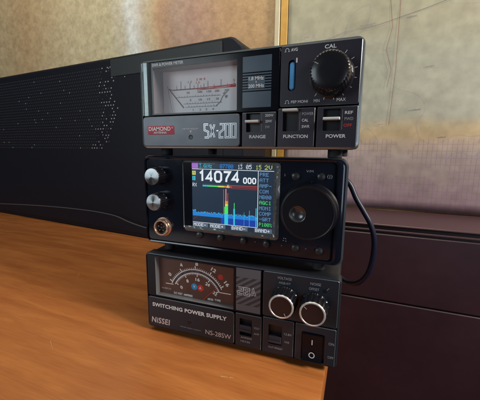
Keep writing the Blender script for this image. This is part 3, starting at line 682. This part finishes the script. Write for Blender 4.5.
# ------------------------------------------------------------------ power supply (bottom)
ns = thing('power_supply', 'dark grey power supply with brown twin-scale meter, bottom of the stack on the desk', 'power supply', (.869, -3.407, -145.608), .0339)
NW, NH = 150, 63.8
mb = MB(); mb.loft([rr(2, 2, NW-2, NH-2, 2, -185), rr(1, 1, NW-1, NH-1, 2.5, -183), rr(1, 1, NW-1, NH-1, 2.5, -9)], 'shell_black', True, False); mb.build('case_shell', ns)
mb = MB(); mb.loft([rr(0, 0, NW, NH, 3, -9.2), rr(0, 0, NW, NH, 3, -1.5), rr(.4, .4, NW-.4, NH-.4, 2.8, -.4), rr(1.1, 1.1, NW-1.1, NH-1.1, 2.3, -.1), rr(1.5, 1.5, NW-1.5, NH-1.5, 2, -1.6)],
                    ['shell_black', 'panel_blue', 'panel_blue', 'slot_black']); mb.build('bezel', ns)
mb = MB(); tile(mb, (1.6, 27.9, 97.0, 62.5), 1.2, -8, .1, .3, 'gloss_black', (9.3, 29.2, 76.0, 61.0), .4, 5, 'dial_wall_glare', 'meter_brown'); win = mb.build('meter_window', ns)
mb = MB(); mb.rect(78, 29.3, 96.3, 62.0, .13, 'stripe_dark')
mb.rect(78, 55.2, 96.3, 62.0, .16, 'stripe_light'); mb.rect(78, 29.3, 96.3, 34.2, .16, 'stripe_light')
for i in range(-4, 6):   # slanted bands clipped to the plate
    p = []
    for a, b_ in ((78, 34.2+i*4.2), (78, 36.2+i*4.2), (96.3, 48.2+i*4.2), (96.3, 46.2+i*4.2)): p.append((a, b_))
    lo, hi = 34.3, 55.1
    def clip(poly, lim, keep_above):
        out = []
        for q in range(len(poly)):
            a, b_ = poly[q], poly[(q+1) % len(poly)]; ia = (a[1] >= lim) == keep_above or a[1] == lim; ib = (b_[1] >= lim) == keep_above or b_[1] == lim
            if ia: out.append(a)
            if ia != ib: t_ = (lim-a[1])/(b_[1]-a[1]); out.append((a[0]+(b_[0]-a[0])*t_, lim))
        return out
    p = clip(p, lo, True); p = clip(p, hi, False) if len(p) > 2 else []
    if len(p) > 2: mb.quad(p, .16, 'stripe_light')
for ch, xx in (('2', 79.7), ('8', 84.5), ('A', 89.4)):
    for p in GL[ch]:
        pp = [(xx+a*3.2, 42.2+b_*5.0) for a, b_ in p]; mb.line(pp, 1.35, .19, 'print_white')
    for p in GL[ch]: mb.line([(xx+a*3.2, 42.2+b_*5.0) for a, b_ in p], .7, .24, 'stripe_dark')
sub(win, mb, 'rating_plate')
WZ = -4.85; mb = MB(); cu, cv = 43.2, 29.0
def arc(r, a0, a1, wd, m, n=40, wz=WZ, cv_=None):
    c_ = cv if cv_ is None else cv_
    mb.line([(cu+r*math.cos(R_(a0+(a1-a0)*i/n)), c_+r*math.sin(R_(a0+(a1-a0)*i/n))) for i in range(n+1)], wd, wz, m)
mW = 'ps_dial_white'
arc(24.1, 156, 28, .7, mW); arc(22.7, 156, 28, 1.5, 'ink_grey', wz=WZ-.05); arc(21.3, 154, 24, .7, mW)
for i in range(33):
    a = R_(152-(152-32)*i/32); big = i % 8 == 0; r1 = 27.0 if big else 25.6
    mb.line([(cu+24.1*math.cos(a), cv+24.1*math.sin(a)), (cu+r1*math.cos(a), cv+r1*math.sin(a))], .85 if big else .42, WZ, mW)
    if i < 33: 
        a = R_(150-(150-26)*i/32); r1 = 18.6 if big else 19.9
        mb.line([(cu+21.3*math.cos(a), cv+21.3*math.sin(a)), (cu+r1*math.cos(a), cv+r1*math.sin(a))], .75 if big else .4, WZ, mW)
for s_, q in (('0', (19.4, 46)), ('4', (29.9, 55.2)), ('8', (43.6, 57.9)), ('12', (57.9, 55)), ('16', (68.6, 45.6))):
    T = mb.text; wd = 1.2*len(s_)**.8; T(s_, q[0]-wd, q[1]-1.5, q[0]+wd, q[1]+1.5, WZ, mW, .03, rot=-(q[0]-cu)/30)
for s_, q in (('0', (29.8, 36.6)), ('8', (35.3, 42.8)), ('16', (44.2, 45.2)), ('24', (52.8, 42.7)), ('32', (59, 36.3))):
    wd = 1.0*len(s_)**.9; mb.text(s_, q[0]-wd, q[1]-1.35, q[0]+wd, q[1]+1.35, WZ, mW, .03, rot=-(q[0]-cu)/30)
mb.lathe(63.6, 50.2, [(2.1, WZ), (2.0, WZ+.02)], 'ink_red', 20); mb.text('13.8', 62.1, 49.6, 65.1, 50.9, WZ+.05, 'ink_brown')
mb.rect(15.4, 37.6, 22.4, 38.2, WZ, mW); mb.rect(63.0, 37.5, 72, 38.1, WZ, mW)
mb.lathe(41.2, 39.0, [(2.7, WZ), (2.4, WZ+.03)], 'ink_blue', 28); mb.text('V', 40.3, 38.0, 42.2, 40.1, WZ+.06, mW, .02)
mb.lathe(46.6, 38.6, [(2.7, WZ), (2.4, WZ+.03)], 'ink_red', 28); mb.text('A', 45.4, 37.6, 47.4, 39.7, WZ+.06, mW, .02)
mb.text('CLASS 2.5', 11.4, 33.0, 20, 34.0, WZ, mW)
mb.text('D.C. VOLT', 22.8, 28.0+2.0, 30.5, 31.8, WZ, mW, .03); mb.text('AMPERES', 31.5, 29.9, 39.5, 31.6, WZ, mW, .03)
mb.text('METER', 52.8, 30.0, 57.6, 31.6, WZ, mW, .03); mb.text('TYPE', 58.6, 30.2, 63.6, 31.9, WZ, mW, .03)
sub(win, mb, 'dial_scales')
mb = MB(); mb.line([(49.5, 30.2), (62.2, 43.0)], .35, -3.6, 'ink_red'); sub(win, mb, 'needle')
mb = MB(); mb.loft([rr(9.35, 29.25, 75.95, 60.95, .4, -.3), rr(9.35, 29.25, 75.95, 60.95, .4, -.8)], 'pane', True, True); sub(win, mb, 'glass_pane')
mb = MB(); tile(mb, (1.5, 1.4, 76.7, 27.0), 2, -2, .45, .5, 'panel_blue', me='edge_light'); mb.build('lower_strip', ns)
mb = MB(); mb.text('SWITCHING POWER SUPPLY', 5.6, 18.9, 70.9, 22.2, .5, 'print_white', .035, 1.05)
mb.text('NiSSEI', 4.2, 4.6, 21.6, 9.6, .5, 'print_silver', .022, 1.08, .12)
mb.text('NS-28SW', 53.2, 4.6, 74.3, 8.3, .5, 'print_silver', 0); mb.text('METER ZERO ADJUST', 31, 5.6, 49.5, 6.6, .5, 'print_dim')
mb.build('strip_lettering', ns)
mb = MB(); mb.lathe(39.9, 11.2, [(2.2, .46), (2.0, .60), (1.8, .54), (1.6, .53)], ['panel_blue', 'slot_black', 'slot_black'], 24, True, None, False, 'slot_black'); mb.build('zero_adjust_hole', ns)
mb = MB(); tile(mb, (98.2, 29.3, 148.7, 62.5), 1.2, -2, .35, .35, 'panel_blue', me='edge_light'); mb.build('control_panel', ns)
mb = MB(); mb.text('VOLTAGE', 108.2, 58.2, 118.0, 60.0, .4, 'print_dim'); mb.text('ADJUST', 109.2, 54.6, 117.4, 56.4, .4, 'print_dim')
mb.text('NOISE', 130.4, 57.4, 137.2, 59.2, .4, 'print_dim'); mb.text('OFFSET', 129.6, 53.8, 136.2, 55.6, .4, 'print_dim')
mb.rect(138.6, 53.2, 141.0, 55.6, .4, 'slot_black'); mb.line([(141.0, 55.2), (142.4, 56.8)], .3, .42, 'print_dim'); mb.build('panel_lettering', ns)
for ku, kv, pa in ((113.6, 44.6, -62), (133.6, 43.4, 140)):
    mb = MB(); mb.lathe(ku, kv, [(9.3, .4), (9.3, 1.6), (8.9, 2.2), (8.7, 11.2), (8.3, 12.3), (7.9, 12.9), (7.2, 13.0), (7.0, 12.6), (3, 12.5)],
                        ['knob_black']*4+['knob_ring', 'knob_ring', 'knob_ring', 'knob_cap'], 108, True, ([2, 3], .28, 6), False, 'knob_cap')
    kn = mb.build('adjustment_knob', ns, (ku, kv, 0))
    a = R_(pa); mb = MB(); mb.line([(ku+4.6*math.cos(a), kv+4.6*math.sin(a)), (ku+6.8*math.cos(a), kv+6.8*math.sin(a))], .45, 12.75, 'knob_ring'); sub(kn, mb, 'pointer_mark', (ku, kv, 12.7))
def nblock(u0, u1, slot, lab, lever):
    mb = MB(); tile(mb, (u0, 1.4, u1, 27.2 if u0 < 97 else 28.4), .6, -2, .45, .4, 'panel_blue', slot, .3, 3.2, 'slot_black', 'slot_black', 'edge_light'); bl = mb.build('switch_block', ns)
    mb = MB()
    for s_, a, b_, v, h in lab: mb.text(s_, a, v, b_, v+h, .52, 'print_dim')
    sub(bl, mb, 'switch_lettering')
    mb = MB(); a, b_, cc, d = slot
    mb.slab(a+.3, lever[0], cc-.3, lever[1], -2.6, 1.3, 'panel_grey', .4, .5); mb.slab(a+.3, lever[0]+1, cc-.3, lever[0]+2.4, 1.2, 2.4, 'panel_grey', .3, .4)
    sub(bl, mb, 'switch_lever', ((a+cc)/2, lever[0], 0))
nblock(77.8, 97.6, (81.1, 10.4, 90.4, 23.6), (('VOLT', 92.0, 96.3, 17.3, 1.5), ('AMP', 92.0, 96, 12.8, 1.4), ('AMPERE', 82, 90.6, 8.0, 1.3), ('METER', 82, 89.5, 4.9, 1.3)), (13.2, 18.4))
nblock(98.6, 120.8, (102.9, 8.6, 112.5, 23.4), (('13.8V', 114.2, 119.4, 17.5, 1.6), ('VAR', 114.4, 118, 11.6, 1.4), ('OUT PRESET', 103, 113.5, 5.4, 1.3)), (9.6, 15.0))
mb = MB(); tile(mb, (121.8, 1.4, 148.6, 28.4), .8, -2, .45, .4, 'panel_blue', (126.2, 2.4, 141.6, 23.2), .8, 2.2, 'slot_black', 'slot_black', 'edge_light'); bl = mb.build('switch_block', ns)
mb = MB(); mb.text('ON', 144.1, 17.0, 147.6, 18.9, .52, 'print_dim'); mb.text('OFF', 144.0, 7.2, 147.8, 8.9, .52, 'print_dim'); sub(bl, mb, 'switch_lettering')
mb = MB(); loops = []
for q, ww, in ((0, -1.6), (0, 1.6)):
    pass
A_ = (127.0, 3.2, 140.2, 22.4); n_ = 10; rows = []
for i in range(n_+1):
    v = A_[1]+(A_[3]-A_[1])*i/n_; wz = .6+2.4*abs((v-12.4)/9.8)**1.6*(1.0 if v < 12.4 else .55); rows.append([(A_[0], v, wz), (A_[2], v, wz), (A_[2], v, -1.8), (A_[0], v, -1.8)])
mb.loft(rows, 'gloss_black', True, True); rk = sub(bl, mb, 'rocker_switch')
mb = MB(); mb.rect(133.2, 15.2, 133.8, 18.8, 1.65, 'print_white'); mb.line([(133.6+1.75*math.cos(6.283*k/24), 7.8+1.9*math.sin(6.283*k/24)) for k in range(24)], .6, 2.15, 'print_white', True); o = sub(rk, mb, 'rocker_lettering')
for u, d in ((14, 12), (136, 12), (14, 138), (136, 138)): foot(ns, u, d, DZ+145.608+.15, 1.2, 5)

# ------------------------------------------------------------------ cables
def smooth(pts, k=8):
    P = [Vector(p) for p in pts]; out = []
    for i in range(len(P)-1):
        p0, p1, p2, p3 = P[max(i-1, 0)], P[i], P[i+1], P[min(i+2, len(P)-1)]
        for j in range(k):
            t = j/k; out.append(.5*((2*p1)+(-p0+p2)*t+(2*p0-5*p1+4*p2-p3)*t*t+(-p0+3*p1-3*p2+p3)*t**3))
    out.append(P[-1]); return out
pts = [(118, -40, -96), (128, -30, -118), (140, -28, -134), (148, -34, -136), (155, -48, -135), (163, -61, -135), (170.5, -74, -135), (175, -90, -136), (175, -111, -138), (171, -130, -141), (162, -143, -146), (150, -148.5+2, -155), (135, -140, -165), (118, -128, -160), (112, -122, -155)]
tag(MB().tube(smooth(pts), 2.7, 'cable_blue', 12).build('power_cable'), 'thick dark blue cable looping out behind the right side of the stack', 'cable')
pts = [(-640, -127, -238), (-500, -118, -226), (-387, -112.5, -216), (-300, -110.5, -208), (-260, -111, -204.5), (-224, -113.5, -201), (-196, -120, -198.5), (-163, -125, -195.5), (-126, -127, -191.5), (-60, -134, -182), (-10, -140, -170)]
tag(MB().tube(smooth(pts), 1.0, 'cable_grey', 8).build('thin_cable'), 'thin dark grey cable drooping across the black case at left', 'cable')

S.render.engine = 'CYCLES'
